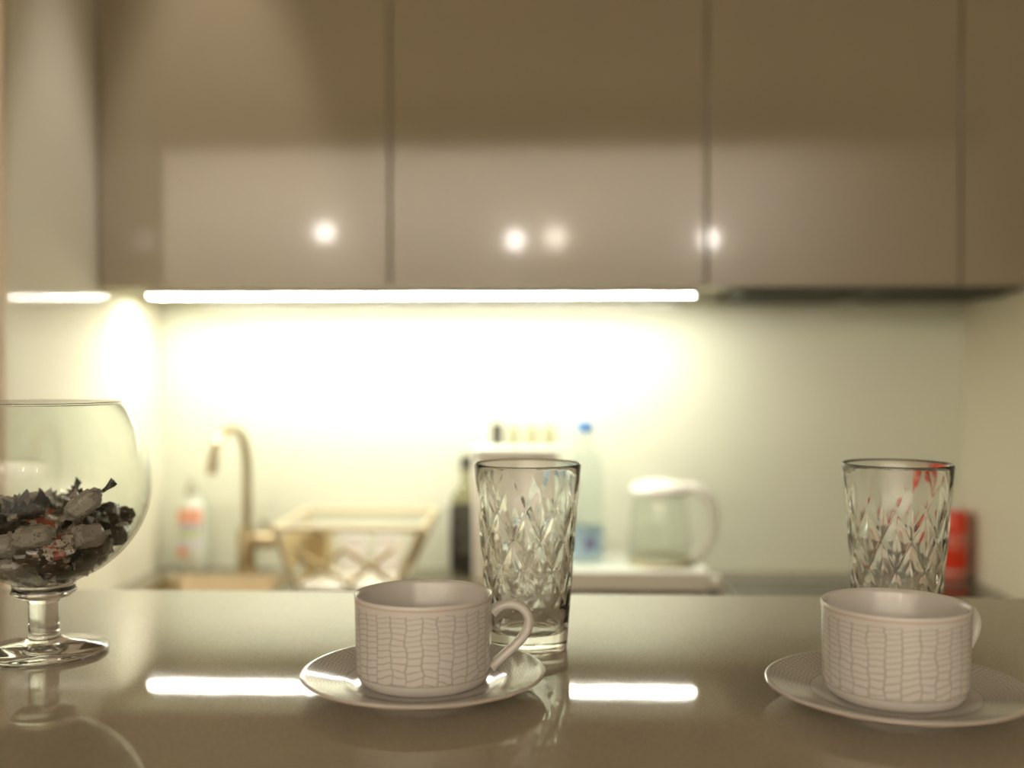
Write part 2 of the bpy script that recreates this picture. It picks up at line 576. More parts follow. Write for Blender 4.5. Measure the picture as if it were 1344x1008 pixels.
# ------------------------------------------------------------------ wall cabinets
ZD = 1.422      # lower edge of the doors
YF = 1.77       # door face
def wall_cabinet(x0, x1, label, deep_bottom=True):
    c = thing('wall_cabinet', label, 'cabinet', ((x0 + x1) / 2, YB, ZD), 0, 'glossy wall cabinets in a row')
    h = (x1 - x0) / 2
    box('carcass', -h + 0.0005, h - 0.0005, YF + 0.021 - YB, -0.001, 0.008, 0.80, M['carcass'], c)
    box('cabinet_door', -h + 0.0018, h - 0.0018, YF - YB, YF + 0.019 - YB, 0, 0.80, M['door'], c, 0.0015)
    return c
wall_cabinet(XL + 0.001, -0.284, 'taupe gloss wall cabinet above the tap, leftmost of the row')
wall_cabinet(-0.284, 0.240, 'taupe gloss wall cabinet in the middle of the row above the dish rack')
hc = wall_cabinet(0.240, 0.651, 'taupe gloss wall cabinet above the hob, holding the extractor hood')
fl = thing('filler_panel', 'narrow taupe gloss filler panel between last cabinet and right wall', 'panel', (0.7065, YB, ZD))
box('panel', -0.054, 0.054, YF - YB + 0.001, YF + 0.019 - YB, 0, 0.80, M['door'], fl, 0.001)
box('backing', -0.054, 0.054, YF + 0.02 - YB, -0.001, 0.008, 0.80, M['carcass'], fl)
bulkhead = box('wall_bulkhead', XL, XR, YF + 0.01, YB, ZD + 0.801, CEIL, M['ceiling'])
structure(bulkhead, 'plain bulkhead above the wall cabinets', 'wall')

# extractor hood: dark slab under the right cabinet with two filter grilles and a front lip
hd = thing('extractor_hood', 'flat dark steel extractor hood under the right wall cabinet', 'extractor hood', (0.50, 1.93, ZD))
box('housing', -0.20, 0.258, -0.135, 0.125, -0.006, 0.0075, M['hood'], hd, 0.002)
for x in (-0.09, 0.15):
    f = box('filter', x - 0.10, x + 0.10, -0.10, 0.09, -0.010, -0.0062, M['hood_mesh'], hd, 0.001)
    for k in range(8):
        box('slat', x - 0.095, x + 0.095, -0.09 + k * 0.0225, -0.08 + k * 0.0225, -0.012, -0.0102, M['hood'], f)

# under-cabinet light: aluminium channel with a row of glowing chips
LX0, LX1, LY = -0.745, 0.236, 1.90
ls = thing('led_strip_light', 'long glowing under-cabinet light strip above the backsplash', 'light', ((LX0 + LX1) / 2, LY, ZD - 0.004))
hw = (LX1 - LX0) / 2
box('channel', -hw - 0.004, hw + 0.004, -0.008, 0.008, 0.0015, 0.0115, M['alu'], ls, 0.001)
chip = box_mesh(-0.0035, 0.0035, -0.0035, 0.0035, -0.0005, 0.0014)
chip.materials.append(M['white'])
chip.materials.append(M['led'])
for p in chip.polygons:      # light leaves through the lower face only
    p.material_index = 1 if p.normal.z < -0.5 else 0
NCH = 77
for i in range(NCH):
    link('light_chip', chip, None, ls, (-hw + 0.006 + (2 * hw - 0.012) * i / (NCH - 1), 0, 0))

# ------------------------------------------------------------------ room lamps behind the viewer (seen mirrored in the doors), plus an added fill trough
def sconce(x, z, label, m, r):
    s = thing('wall_sconce', label, 'lamp', (x, -2.70, z), 0, 'lamps on the rear wall')
    lathe('wall_plate', [(0, 0.0), (0.045, 0.0), (0.045, 0.012), (0.03, 0.018), (0, 0.018)], M['alu'], s, n=32, rot=(-pi / 2, 0, 0))
    tube('arm', [(0, 0.016, 0), (0, 0.06, 0), (0, 0.10, -0.004)], 0.008, M['alu'], s)
    pr = [(0, -r)] + [(r * sin(pi * k / 14), -r * cos(pi * k / 14)) for k in range(1, 14)] + [(0, r)]
    lathe('bulb', pr, m, s, (0, 0.10 + r, 0), n=24)
    return s
sconce(-1.36, 2.08, 'bright wall lamp mirrored in the left cabinet door', M['bulb'], 0.024)
sconce(-0.26, 2.03, 'bright wall lamp mirrored near the middle of the central cabinet door', M['bulb'], 0.024)
sconce(0.845, 2.03, 'bright wall lamp mirrored at the seam beside the right cabinet door', M['bulb'], 0.024)
sconce(-0.03, 2.035, 'large soft globe lamp mirrored in the central cabinet door', M['globe'], 0.055)
sconce(-2.50, 2.05, 'dim globe lamp mirrored at the far left of the left cabinet door', M['globe'], 0.05)

dl = thing('ceiling_downlight', 'recessed round ceiling spot before the left wall cabinet', 'lamp', (SPOT_AT[0], SPOT_AT[1], CEIL))
lathe('trim_ring', [(0.042, -0.0003), (0.056, -0.0003), (0.056, -0.004), (0.045, -0.008), (0.042, -0.006)], M['alu'], dl, n=32, close=True)
lathe('lens', [(0, -0.0045), (0.0415, -0.0045), (0.0415, -0.0006), (0, -0.0006)], M['globe'], dl, n=32)
ww = thing('rear_fill_trough', 'long added fill light trough on the ceiling, unseen behind the viewer', 'lamp', (0, -1.95, CEIL))  # added housing for the unseen fill light
box('mounting_rail', -2.65, 2.65, -0.05, 0.07, -0.03, -0.0005, M['alu'], ww, 0.002)
box('fill_shield', -2.65, 2.65, 0.071, 0.08, -0.19, -0.0005, M['alu'], ww, 0.002)  # shield keeps the added fill out of the door reflections

# ------------------------------------------------------------------ tap
tp = thing('kitchen_tap', 'brushed nickel gooseneck tap standing behind the sink', 'tap', (-0.600, 2.015, TOP))
lathe('body', [(0, 0), (0.024, 0), (0.024, 0.004), (0.0175, 0.007), (0.0175, 0.078), (0.016, 0.082), (0.009, 0.084), (0, 0.084)], M['steel'], tp, n=32)
path = spline([(0, 0, 0.08), (0, 0, 0.15), (0, -0.001, 0.215), (-0.003, -0.025, 0.262), (-0.009, -0.075, 0.275), (-0.015, -0.122, 0.258), (-0.019, -0.142, 0.222), (-0.02, -0.145, 0.20)], 8)
tube('spout', path, [0.0085] * (len(path) - 10) + [0.0095] * 10, M['steel'], tp, n=16)
tube('lever_hub', [(0.012, 0, 0.060), (0.045, -0.002, 0.060), (0.055, -0.002, 0.060)], [0.0155, 0.0155, 0.013], M['steel'], tp, n=24)
tube('lever', spline([(0.040, 0, 0.07), (0.036, 0.0, 0.085), (0.030, -0.002, 0.100)], 5), 0.0045, M['steel'], tp, n=10)

# dish-soap bottle
sb = thing('dish_soap_bottle', 'pale dish soap bottle with coral and green label in the corner', 'bottle', (-0.708, 2.015, TOP))
def oval(me, sy):
    for v in me.vertices:
        v.co.y *= sy
    return me
link('bottle_body', oval(lathe_mesh([(0, 0), (0.022, 0), (0.026, 0.004), (0.027, 0.05), (0.024, 0.075), (0.026, 0.10), (0.024, 0.125), (0.012, 0.142), (0.0095, 0.146), (0, 0.146)], 32), 0.62), M['soap'], sb, smooth=40)
lathe('cap', [(0, 0.1465), (0.0105, 0.1465), (0.0105, 0.158), (0.006, 0.162), (0.005, 0.176), (0, 0.177)], M['soap_cap'], sb, n=20)
def wrap_patch(r_of_z, z0, z1, a0, a1, sy, off=0.0006, k=14):
    vs, fs = [], []
    for j in range(2 * k + 1):
        pass
    nz = 6
    for j in range(nz + 1):
        z = z0 + (z1 - z0) * j / nz
        for i in range(k + 1):
            a = R(a0 + (a1 - a0) * i / k)
            r = r_of_z(z) + off
            vs.append((r * cos(a), r * sin(a) * sy, z))
    for j in range(nz):
        for i in range(k):
            a = j * (k + 1) + i
            fs.append((a, a + 1, a + k + 2, a + k + 1))
    me = bpy.data.meshes.new('patch')
    me.from_pydata(vs, [], fs)
    me.update()
    return me
def interp(tab):
    def f(z):
        for (r0, z0), (r1, z1) in zip(tab, tab[1:]):
            if z0 <= z <= z1:
                return r0 + (r1 - r0) * (z - z0) / (z1 - z0)
        return tab[-1][0]
    return f
sr = interp([(0.026, 0.004), (0.027, 0.05), (0.024, 0.075), (0.026, 0.10), (0.024, 0.125)])
for z0, z1, m, a0, a1 in ((0.093, 0.120, 'coral', 200, 335), (0.078, 0.092, 'lilac', 200, 340), (0.064, 0.077, 'leaf', 215, 325), (0.048, 0.063, 'lilac', 200, 340), (0.030, 0.047, 'coral', 205, 265)):
    link('label_print', wrap_patch(sr, z0, z1, a0, a1, 0.66), M[m], sb, smooth=60)

# ------------------------------------------------------------------ dish rack
dr = thing('dish_rack', 'champagne coloured dish rack with slanted ends and crossed bars', 'dish rack', (-0.36, 1.875, TOP))
ty = box('drip_tray', -0.095, 0.085, -0.075, 0.085, 0.006, 0.016, M['white'], dr, 0.003)
for sx in (-1, 1):
    for sy in (-1, 1):
        box('foot', sx * 0.08 - 0.006 - 0.005, sx * 0.08 + 0.006 - 0.005, sy * 0.065 - 0.006 + 0.005, sy * 0.065 + 0.006 + 0.005, 0, 0.0059, M['dark'], ty)
zt, zb = 0.120, 0.017
for s, xt, xb in ((-1, -0.118, -0.095), (1, 0.128, 0.082)):
    ef = thing('tmp', '', '') if False else None
    P = lambda t, y: (xb + (xt - xb) * t, y, zb + (zt - zb) * t)
    fr = tube('end_frame', [P(0, -0.07), P(1, -0.115)], 0.006, M['champagne'], dr, n=8)
    tube('end_frame', [P(0, 0.08), P(1, 0.12)], 0.006, M['champagne'], dr, n=8)
    tube('end_rail', [P(1, -0.118), P(1, 0.123)], 0.0055, M['champagne'], dr, n=8)
    tube('end_rail', [P(0.02, -0.075), P(0.02, 0.085)], 0.005, M['champagne'], dr, n=8)
    # slanted board of the end
    bm = bmesh.new()
    q = [P(0.25, -0.06), P(0.25, 0.07), P(0.8, 0.085), P(0.8, -0.08)]
    a = [bm.verts.new(v) for v in q]
    b = [bm.verts.new((v[0] + s * 0.004, v[1], v[2])) for v in q]
    bm.faces.new(a); bm.faces.new(list(reversed(b)))
    for i in range(4):
        j = (i + 1) % 4
        bm.faces.new((a[j], a[i], b[i], b[j]))
    bmesh.ops.recalc_face_normals(bm, faces=bm.faces)
    me = bpy.data.meshes.new('board'); bm.to_mesh(me); bm.free()
    link('end_board', me, M['tan'], dr)
for y in (-0.115, 0.12):
    tube('long_rail', [(-0.118, y, zt), (0.128, y, zt)], 0.0055, M['champagne'], dr, n=8)
yb0 = -0.072
for x0, x1 in ((-0.09, 0.0), (0.0, -0.09), (0.0, 0.08), (0.08, 0.0)):
    off = 0.005 if x1 > x0 else -0.005
    tube('cross_bar', [(x0, yb0 + off, 0.020), (x1, yb0 + off - 0.03, 0.085)], 0.0048, M['tan'], dr, n=8)
for k in range(9):
    x = -0.075 + k * 0.018
    tube('rack_wire', spline([(x, -0.072, 0.021), (x, 0.0, 0.026), (x, 0.082, 0.021)], 4), 0.0016, M['champagne'], dr, n=6)
ct = thing('cutlery_holder', 'tan cutlery holder at the left end inside the dish rack', 'holder', (-0.432, 1.885, TOP + 0.03))
ch = ct
for nm, a in (('front', (-0.02, 0.02, -0.030, -0.027, 0, 0.065)), ('back', (-0.02, 0.02, 0.027, 0.030, 0, 0.065)), ('side', (-0.02, -0.017, -0.0268, 0.0268, 0, 0.065)),
              ('side', (0.017, 0.02, -0.0268, 0.0268, 0, 0.065)), ('bottom', (-0.0168, 0.0168, -0.0268, 0.0268, 0, 0.003))):
    box(nm, *a, M['tan'], ct)
for x, w, lab in ((-0.367, 0.024, 'white square plate propped in the dish rack, left of the two'), (-0.305, 0.026, 'white square plate propped in the dish rack, right of the two')):
    pl = box('plate', -w, w, -0.006, 0.006, 0.0, 0.068, M['porcelain'], None, 0.005)
    pl.location = (x, 1.865, TOP + 0.0275)
    pl.rotation_euler = (R(-14), 0, 0)
    tag(pl, lab, 'plate', 'plates in the dish rack')

# ------------------------------------------------------------------ bottles and boxes by the wall
def square_mesh(prof, n=8):
    """rounded-square lathe: (half width, z, roundness 0..1)"""
    vs, fs = [], []
    K = 4 * n
    for hw_, z, rd in prof:
        for i in range(K):
            a = 2 * pi * i / K
            c, s = cos(a), sin(a)
            p = 2 + (1 - rd) * 10
            l = (abs(c) ** p + abs(s) ** p) ** (-1 / p)
            vs.append((hw_ * c * l, hw_ * s * l, z))
    for j in range(len(prof) - 1):
        for i in range(K):
            k = (i + 1) % K
            fs.append((j * K + i, j * K + k, (j + 1) * K + k, (j + 1) * K + i))
    fs.append(tuple(reversed(range(K))))
    fs.append(tuple((len(prof) - 1) * K + i for i in range(K)))
    me = bpy.data.meshes.new('square')
    me.from_pydata(vs, [], fs)
    me.update()
    return me
wb = thing('whiskey_bottle', 'square bottle with a black label left of the white box', 'bottle', (-0.178, 2.01, TOP))
link('bottle_body', square_mesh([(0.024, 0, .2), (0.027, 0.004, .1), (0.0275, 0.135, .1), (0.026, 0.148, .2), (0.018, 0.158, .6), (0.0105, 0.168, 1), (0.0095, 0.19, 1), (0.0095, 0.196, 1)]), M['amber'], wb, smooth=35)
lab = link('label', square_mesh([(0.0282, 0.010, .1), (0.0286, 0.011, .1), (0.0286, 0.131, .1), (0.0282, 0.132, .1)]), M['label_black'], wb, smooth=35)
lathe('emblem', [(0.011, 0), (0.014, 0), (0.014, 0.0006), (0.011, 0.0006)], M['label_grey'], lab, (0.004, -0.0287, 0.082), n=28, rot=(pi / 2, 0, 0), close=True)
for z, w in ((0.055, 0.016), (0.046, 0.012), (0.112, 0.014)):
    box('print_line', 0.002 - w, 0.002 + w, -0.0293, -0.0287, z, z + 0.003, M['label_grey'], lab)
lathe('cap', [(0, 0.1965), (0.0115, 0.1965), (0.0115, 0.221), (0.0105, 0.223), (0, 0.223)], M['label_black'], wb, n=20)

wn = thing('wine_bottle', 'dark bottle whose neck rises behind the white box', 'bottle', (-0.120, 2.022, TOP))
lathe('bottle_body', [(0, 0), (0.025, 0), (0.028, 0.004), (0.028, 0.17), (0.022, 0.205), (0.011, 0.225), (0.0095, 0.26), (0.0095, 0.262), (0, 0.262)], M['dark_glass'], wn, n=32)
lathe('cap', [(0, 0.2625), (0.0105, 0.2625), (0.0105, 0.282), (0.0095, 0.284), (0, 0.284)], M['dark_glass'], wn, n=20)

bx = thing('storage_box', 'tall white rounded box standing behind the left tumbler', 'box', (-0.080, 1.945, TOP))
box('box_body', -0.079, 0.079, -0.026, 0.026, 0.0, 0.232, M['white'], bx, 0.010, 3)
box('lid', -0.080, 0.080, -0.027, 0.027, 0.2325, 0.246, M['white'], bx, 0.005, 3)
for x, w in ((-0.051, 'leftmost'), (-0.018, 'middle'), (0.014, 'rightmost')):
    g = thing('shot_glass', 'small upturned shot glass on the white box, ' + w + ' of three', 'glass', (-0.034 + x, 1.945, TOP + 0.2462), 0, 'shot glasses on the white box')
    lathe('glass_wall', [(0.0145, 0.0), (0.0115, 0.040), (0, 0.040), (0, 0.0335), (0.0098, 0.033), (0.013, 0.0)], M['smoke'], g, n=24, close=False)

# white tray stand with water bottle and jug
st = thing('tray_stand', 'low white tray stand with raised rim below the glass jug', 'tray', (0.135, 1.90, TOP))
box('base', -0.129, 0.115, -0.075, 0.105, 0.006, 0.034, M['white'], st, 0.004)
for nm, a in (('rim', (-0.131, 0.118, -0.078, -0.064, 0.0342, 0.042)), ('rim', (-0.131, 0.118, 0.094, 0.108, 0.0342, 0.042)), ('rim', (-0.131, -0.117, -0.0638, 0.0938, 0.0342, 0.042)), ('rim', (0.104, 0.118, -0.0638, 0.0938, 0.0342, 0.042))):
    box(nm, *a, M['white'], st, 0.003)
box('inset_panel', -0.1165, 0.1035, -0.0635, 0.0935, 0.0341, 0.037, M['soap'], st)
lathe('corner_knob', [(0, 0.012), (0.010, 0.012), (0.012, 0.016), (0.012, 0.030), (0.009, 0.034), (0, 0.034)], M['white'], st, (0.1275, -0.070, 0), n=24)
for sx, sy in ((-0.115, -0.06), (0.105, -0.062), (-0.115, 0.09), (0.105, 0.09)):
    lathe('foot', [(0, 0), (0.010, 0), (0.009, 0.0062), (0, 0.0062)], M['dark'], st, (sx, sy, 0), n=16)
lathe('foot', [(0, 0), (0.008, 0), (0.007, 0.0118), (0, 0.0118)], M['dark'], st, (0.1275, -0.070, 0), n=16)

wt2 = thing('water_bottle', 'clear plastic water bottle with blue cap and pale blue label', 'bottle', (0.045, 1.935, TOP + 0.037))
pr = [(0, 0.0), (0.024, 0.0), (0.031, 0.004), (0.0325, 0.01), (0.0325, 0.065)]
for k in range(6):
    z = 0.07 + k * 0.014
    pr += [(0.0325, z), (0.0305, z + 0.005), (0.0325, z + 0.010)]
pr += [(0.032, 0.165), (0.027, 0.19), (0.017, 0.212), (0.0125, 0.222), (0.0125, 0.236), (0, 0.236)]
lathe('bottle_body', pr, M['pet'], wt2, n=40)
l2 = lathe('label', [(0.0328, 0.012), (0.0332, 0.0125), (0.0332, 0.062), (0.0328, 0.0625)], M['label_blue'], wt2, n=40)
link('emblem', wrap_patch(lambda z: 0.0333, 0.028, 0.048, 268, 300, 1.0, 0.0004), M['purple'], l2, smooth=60)
lathe('cap', [(0, 0.2365), (0.0145, 0.2365), (0.0145, 0.252), (0.0135, 0.254), (0, 0.254)], M['blue'], wt2, n=28)

jg = thing('glass_jug', 'clear glass jug with white lid and curved white handle', 'jug', (0.178, 1.930, TOP + 0.0372))
lathe('jug_glass', [(0, 0.006), (0.050, 0.006), (0.054, 0.010), (0.055, 0.05), (0.050, 0.10), (0.045, 0.122), (0.044, 0.122), (0.049, 0.10), (0.0538, 0.05), (0.0528, 0.011), (0.049, 0.0075), (0, 0.0075)], M['thin'], jg, n=48)
lathe('base_band', [(0, 0.0), (0.054, 0.0), (0.0565, 0.003), (0.0565, 0.010), (0.0552, 0.010), (0.0552, 0.0058), (0, 0.0058)], M['champagne'], jg, n=48)
lathe('lid', [(0, 0.1225), (0.046, 0.1225), (0.052, 0.127), (0.053, 0.134), (0.046, 0.143), (0.025, 0.149), (0, 0.150)], M['white'], jg, n=48)
hp = spline([(0.040, 0, 0.138), (0.068, -0.002, 0.134), (0.090, -0.003, 0.112), (0.097, -0.004, 0.078), (0.088, -0.003, 0.042), (0.072, -0.002, 0.020), (0.057, 0, 0.010)], 8)
tube('handle', hp, [0.0125 - 0.002 * abs(i / (len(hp) - 1) - 0.3) for i in range(len(hp))], M['white'], jg, n=14, flat=0.7)

# hob and can
hb = thing('hob', 'dark glass hob with thin steel frame in the worktop at right', 'hob', (0.505, 1.73, TOP))
box('glass_plate', -0.212, 0.212, -0.215, 0.215, 0.0005, 0.005, M['black_glass'], hb, 0.001)
for nm, a in (('frame', (-0.217, 0.217, -0.22, -0.2155, 0.0002, 0.0065)), ('frame', (-0.217, 0.217, 0.2155, 0.22, 0.0002, 0.0065)), ('frame', (-0.217, -0.2125, -0.2153, 0.2153, 0.0002, 0.0065)), ('frame', (0.2125, 0.217, -0.2153, 0.2153, 0.0002, 0.0065))):
    box(nm, *a, M['alu'], hb)
for x, y, r in ((-0.10, -0.09, 0.075), (0.10, -0.09, 0.06), (-0.10, 0.10, 0.06), (0.10, 0.10, 0.08)):
    lathe('cooking_zone', [(r - 0.0015, 0.0051), (r, 0.0051), (r, 0.0054), (r - 0.0015, 0.0054)], M['label_grey'], hb, (x, y, 0), n=40, close=True)

cn = thing('drink_can', 'red drink can with white lettering beside the right wall', 'can', (0.722, 2.005, TOP), R(-14))
lathe('can_body', [(0, 0.004), (0.019, 0.004), (0.0215, 0.0), (0.0235, 0.0), (0.0285, 0.009), (0.0285, 0.116), (0.0235, 0.128), (0.0235, 0.1285)], M['red'], cn, n=48)
lathe('can_lid', [(0.0235, 0.1286), (0.025, 0.1295), (0.025, 0.1315), (0.0235, 0.132), (0.0225, 0.128), (0, 0.128)], M['alu'], cn, n=48)
link('pull_tab', oval(lathe_mesh([(0, 0.1295), (0.008, 0.1295), (0.008, 0.1305), (0, 0.1305)], 20), 1.5), M['alu'], cn)
lathe('can_band', [(0.0286, 0.0125), (0.0287, 0.013), (0.0287, 0.017), (0.0286, 0.0175)], M['can_white'], cn, n=48)
fc = bpy.data.curves.new('lettering', 'FONT')
fc.body = 'Coca-Cola'
fc.size = 0.023
fc.shear = 0.35
fc.align_x = 'CENTER'
fc.extrude = 0.0002
fc.resolution_u = 3
fo = bpy.data.objects.new('lettering_tmp', fc)
COL.objects.link(fo)
dg = bpy.context.evaluated_depsgraph_get()
tm = bpy.data.meshes.new_from_object(fo.evaluated_get(dg))
bpy.data.objects.remove(fo)
bm = bmesh.new(); bm.from_mesh(tm)
bmesh.ops.subdivide_edges(bm, edges=[e for e in bm.edges if e.calc_length() > 0.006], cuts=2)
for v in bm.verts:
    a = R(-100) + v.co.x / 0.0287 * 0.85
    r = 0.0288 + v.co.z
    v.co = Vector((r * cos(a), r * sin(a), 0.071 + v.co.y))
me = bpy.data.meshes.new('lettering'); bm.to_mesh(me); bm.free()
me.materials.clear()
link('lettering', me, M['can_white'], cn)
vs, fs = [], []
for i in range(41):
    a = R(-100) + (i - 20) / 20 * 1.9
    zc = 0.064 + 0.003 * sin(i / 40 * 2 * pi)
    for dz in (-0.001, 0.001):
        vs.append((0.0288 * cos(a), 0.0288 * sin(a), zc + dz))
for i in range(40):
    fs.append((2 * i, 2 * i + 2, 2 * i + 3, 2 * i + 1))
me = bpy.data.meshes.new('ribbon'); me.from_pydata(vs, [], fs); me.update()
link('wave_ribbon', me, M['can_white'], cn, smooth=60)

# ------------------------------------------------------------------ cups and saucers
def cup_and_saucer(x, y, handle_deg, seed, cup_label, saucer_label):
    s = thing('saucer', saucer_label, 'saucer', (x, y, BAR), 0, 'porcelain saucers on the bar')
    pm = print_material('saucer_print', 'saucer', seed)
    lathe('dish', [(0, 0.0035), (0.042, 0.0035), (0.0425, 0.0005), (0.045, 0.0005), (0.0455, 0.004), (0.060, 0.0065), (0.0815, 0.0120), (0.0836, 0.0132), (0.0836, 0.0142), (0.0825, 0.0148), (0.080, 0.0142),
                   (0.062, 0.0098), (0.054, 0.0084), (0.050, 0.0064), (0.046, 0.0060), (0, 0.0060)], pm, s, n=96, smooth=50)
    lathe('rim_line', [(0.0834, 0.0129), (0.0838, 0.0131), (0.0838, 0.0138), (0.0835, 0.0140)], M['rimline'], s, n=96)
    c = thing('teacup', cup_label, 'cup', (x, y, BAR + 0.0062), R(handle_deg), 'printed porcelain cups on the bar')
    cm = print_material('cup_print', 'cup', seed + 3)
    H = 0.061
    lathe('cup_body', [(0, 0.0012), (0.036, 0.0012), (0.037, 0.0), (0.040, 0.0), (0.0435, 0.0022), (0.0455, 0.0065), (0.0464, 0.012), (0.0472, H - 0.003), (0.0475, H - 0.0008), (0.0468, H), (0.0456, H - 0.0005),
                       (0.0445, H - 0.003), (0.0436, 0.014), (0.041, 0.006), (0.036, 0.0036), (0, 0.0034)], cm, c, n=96, smooth=50)
    lathe('rim_line', [(0.0471, H - 0.0036), (0.04745, H - 0.0034), (0.0475, H - 0.0026), (0.0472, H - 0.0023)], M['rimline'], c, n=96)
    hp = spline([(0.0472, 0, 0.0470), (0.0530, 0, 0.0510), (0.060, 0, 0.0525), (0.068, 0, 0.0495), (0.0725, 0, 0.0425), (0.0715, 0, 0.0345), (0.066, 0, 0.0265), (0.0575, 0, 0.0185), (0.051, 0, 0.0128), (0.0466, 0, 0.0092)], 6)
    rr = [0.0034 + 0.0012 * max(0, 1 - i / 7) + 0.0010 * max(0, 1 - (len(hp) - 1 - i) / 8) for i in range(len(hp))]
    tube('handle', hp, rr, M['porcelain'], c, n=16, flat=1.25, up=(0, 1, 0))
    return s, c
cup_and_saucer(-0.094, 0.729, 6, 1.0, 'white teacup with grey grid print and handle at right, near the middle', 'white saucer with fine grid rim under the middle teacup')
cup_and_saucer(0.2205, 0.712, 27, 41.0, 'white teacup with grey grid print at the right, handle turned away', 'white saucer with fine grid rim under the right teacup')

# ------------------------------------------------------------------ cut-glass tumblers
def tumbler(x, y, rotz, label, seed):
    t = thing('glass_tumbler', label, 'glass', (x, y, BAR), rotz, 'cut glass tumblers on the bar')
    q = random.Random(seed)
    H, rb, rt = 0.1465, 0.0312, 0.0425
    RO = lambda z: rb + (rt - rb) * (z / H)
    N, K = 11, 198
    zb_, zt_ = 0.034, 0.138        # faceted belt; lozenges get longer towards the rim
    rows = 5
    amp = {}
    def cut(i, z):
        if z <= zb_ or z >= zt_:
            return 0.0
        u = i * N / K
        v = ((z - zb_) / (zt_ - zb_)) ** 0.80 * rows * 0.5
        a, b = u + v, u - v
        ka, kb = math.floor(a), math.floor(b)
        key = ((ka + kb) % (2 * N), (ka - kb))
        if key not in amp:
            amp[key] = (q.uniform(0.8, 1.25), q.uniform(-0.25, 0.25), q.uniform(-0.25, 0.25))
        k, sa, sb = amp[key]
        fa, fb = (a - ka) * 2 - 1, (b - kb) * 2 - 1
        m = max(abs(fa), abs(fb))
        d = (1 - m ** 1.8) * k * (1 + sa * fa + sb * fb)
        env = min(1.0, (zt_ - z) / 0.035) * min(1.0, (z - zb_) / 0.004)
        return 0.0014 * d * env
    zo = [0.0016, 0.004, 0.008, 0.014, 0.022, 0.030] + [0.034 + 0.104 * k / 84 for k in range(85)] + [0.1405, 0.1435, H - 0.0011]
    prof = [(0.010, 0.0022, 0), (rb - 0.010, 0.0020, 0), (rb - 0.006, 0.0006, 0), (rb - 0.003, 0.0, 0), (rb - 0.001, 0.0004, 0)]
    prof += [(RO(z), z, 1) for z in zo]
    prof += [(rt - 0.0004, H - 0.0003, 0), (rt - 0.0010, H, 0), (rt - 0.0016, H - 0.0003, 0), (rt - 0.0020, H - 0.0012, 0), (rt - 0.0030, H - 0.025, 0),
             (RO(0.06) - 0.0046, 0.06, 0), (RO(0.022) - 0.0048, 0.0215, 0), (RO(0.017) - 0.0062, 0.0165, 0), (RO(0.014) - 0.0095, 0.0142, 0), (0.010, 0.0132, 0)]
    vs, fs = [], []
    for r, z, c in prof:
        for i in range(K):
            a = 2 * pi * i / K
            rr = r - (cut(i, z) if c else 0)
            vs.append((rr * cos(a), rr * sin(a), z))
    for j in range(len(prof) - 1):
        for i in range(K):
            k = (i + 1) % K
            fs.append((j * K + i, j * K + k, (j + 1) * K + k, (j + 1) * K + i))
    fs.append(tuple(reversed(range(K))))
    fs.append(tuple((len(prof) - 1) * K + i for i in range(K)))
    me = bpy.data.meshes.new('tumbler')
    me.from_pydata(vs, [], fs)
    me.update()
    link('tumbler_glass', me, M['glass'], t, smooth=30)
    return t
tumbler(-0.026, 0.845, R(8), 'clear tumbler with cut diamond facets behind the middle teacup', 5)
tumbler(0.267, 0.858, R(23), 'clear tumbler with cut diamond facets behind the right teacup', 8)

# ------------------------------------------------------------------ goblet of wrapped candies
GX, GY = -0.4022, 0.812
gb = thing('glass_goblet', 'large clear footed snifter bowl filled with wrapped candies at left', 'bowl', (GX, GY, BAR))
Z0 = 0.052          # underside of the bowl
outer = [(0.0235, Z0 + 0.003), (0.030, Z0 + 0.0065), (0.045, Z0 + 0.014), (0.061, Z0 + 0.028), (0.0725, Z0 + 0.045), (0.0792, Z0 + 0.064), (0.0805, Z0 + 0.082), (0.0782, Z0 + 0.102), (0.0715, Z0 + 0.120),
         (0.0635, Z0 + 0.134), (0.0580, Z0 + 0.1405)]
op = [(p.x, p.y) for p in spline([(r, z, 0) for r, z in outer], 4)]
inner = [(max(0, r - 0.0016), z + 0.0012) for r, z in op]
lip = [(0.0580, Z0 + 0.1413), (0.0574, Z0 + 0.1418), (0.0568, Z0 + 0.1413)]
lathe('bowl', op + lip + list(reversed(inner)) + [(0.012, Z0 + 0.0030), (0, Z0 + 0.0028)], M['thin'], gb, n=96, smooth=60)
lathe('rim', [(0.0574 + 0.0011 * cos(2 * pi * k / 10), Z0 + 0.1425 + 0.0011 * sin(2 * pi * k / 10)) for k in range(10)], M['stem_glass'], gb, n=96, smooth=60, close=True)
lathe('knop', [(0.0115, 0.040), (0.0122, 0.0425), (0.0205, 0.0445), (0.0242, 0.0480), (0.0230, 0.0515), (0.0235, Z0 + 0.0030), (0.012, Z0 + 0.0028), (0, Z0 + 0.0026)], M['stem_glass'], gb, n=64, smooth=60)
lathe('stem', [(0.0125, 0.0125), (0.0113, 0.016), (0.0112, 0.030), (0.0115, 0.040)], M['stem_glass'], gb, n=64, smooth=60)
lathe('foot', [(0, 0.0008), (0.030, 0.0008), (0.045, 0.0002), (0.0473, 0.0010), (0.0476, 0.0026), (0.0465, 0.0040), (0.038, 0.0062), (0.025, 0.0090), (0.0155, 0.0108), (0.0125, 0.0125)], M['stem_glass'], gb, n=96, smooth=60)

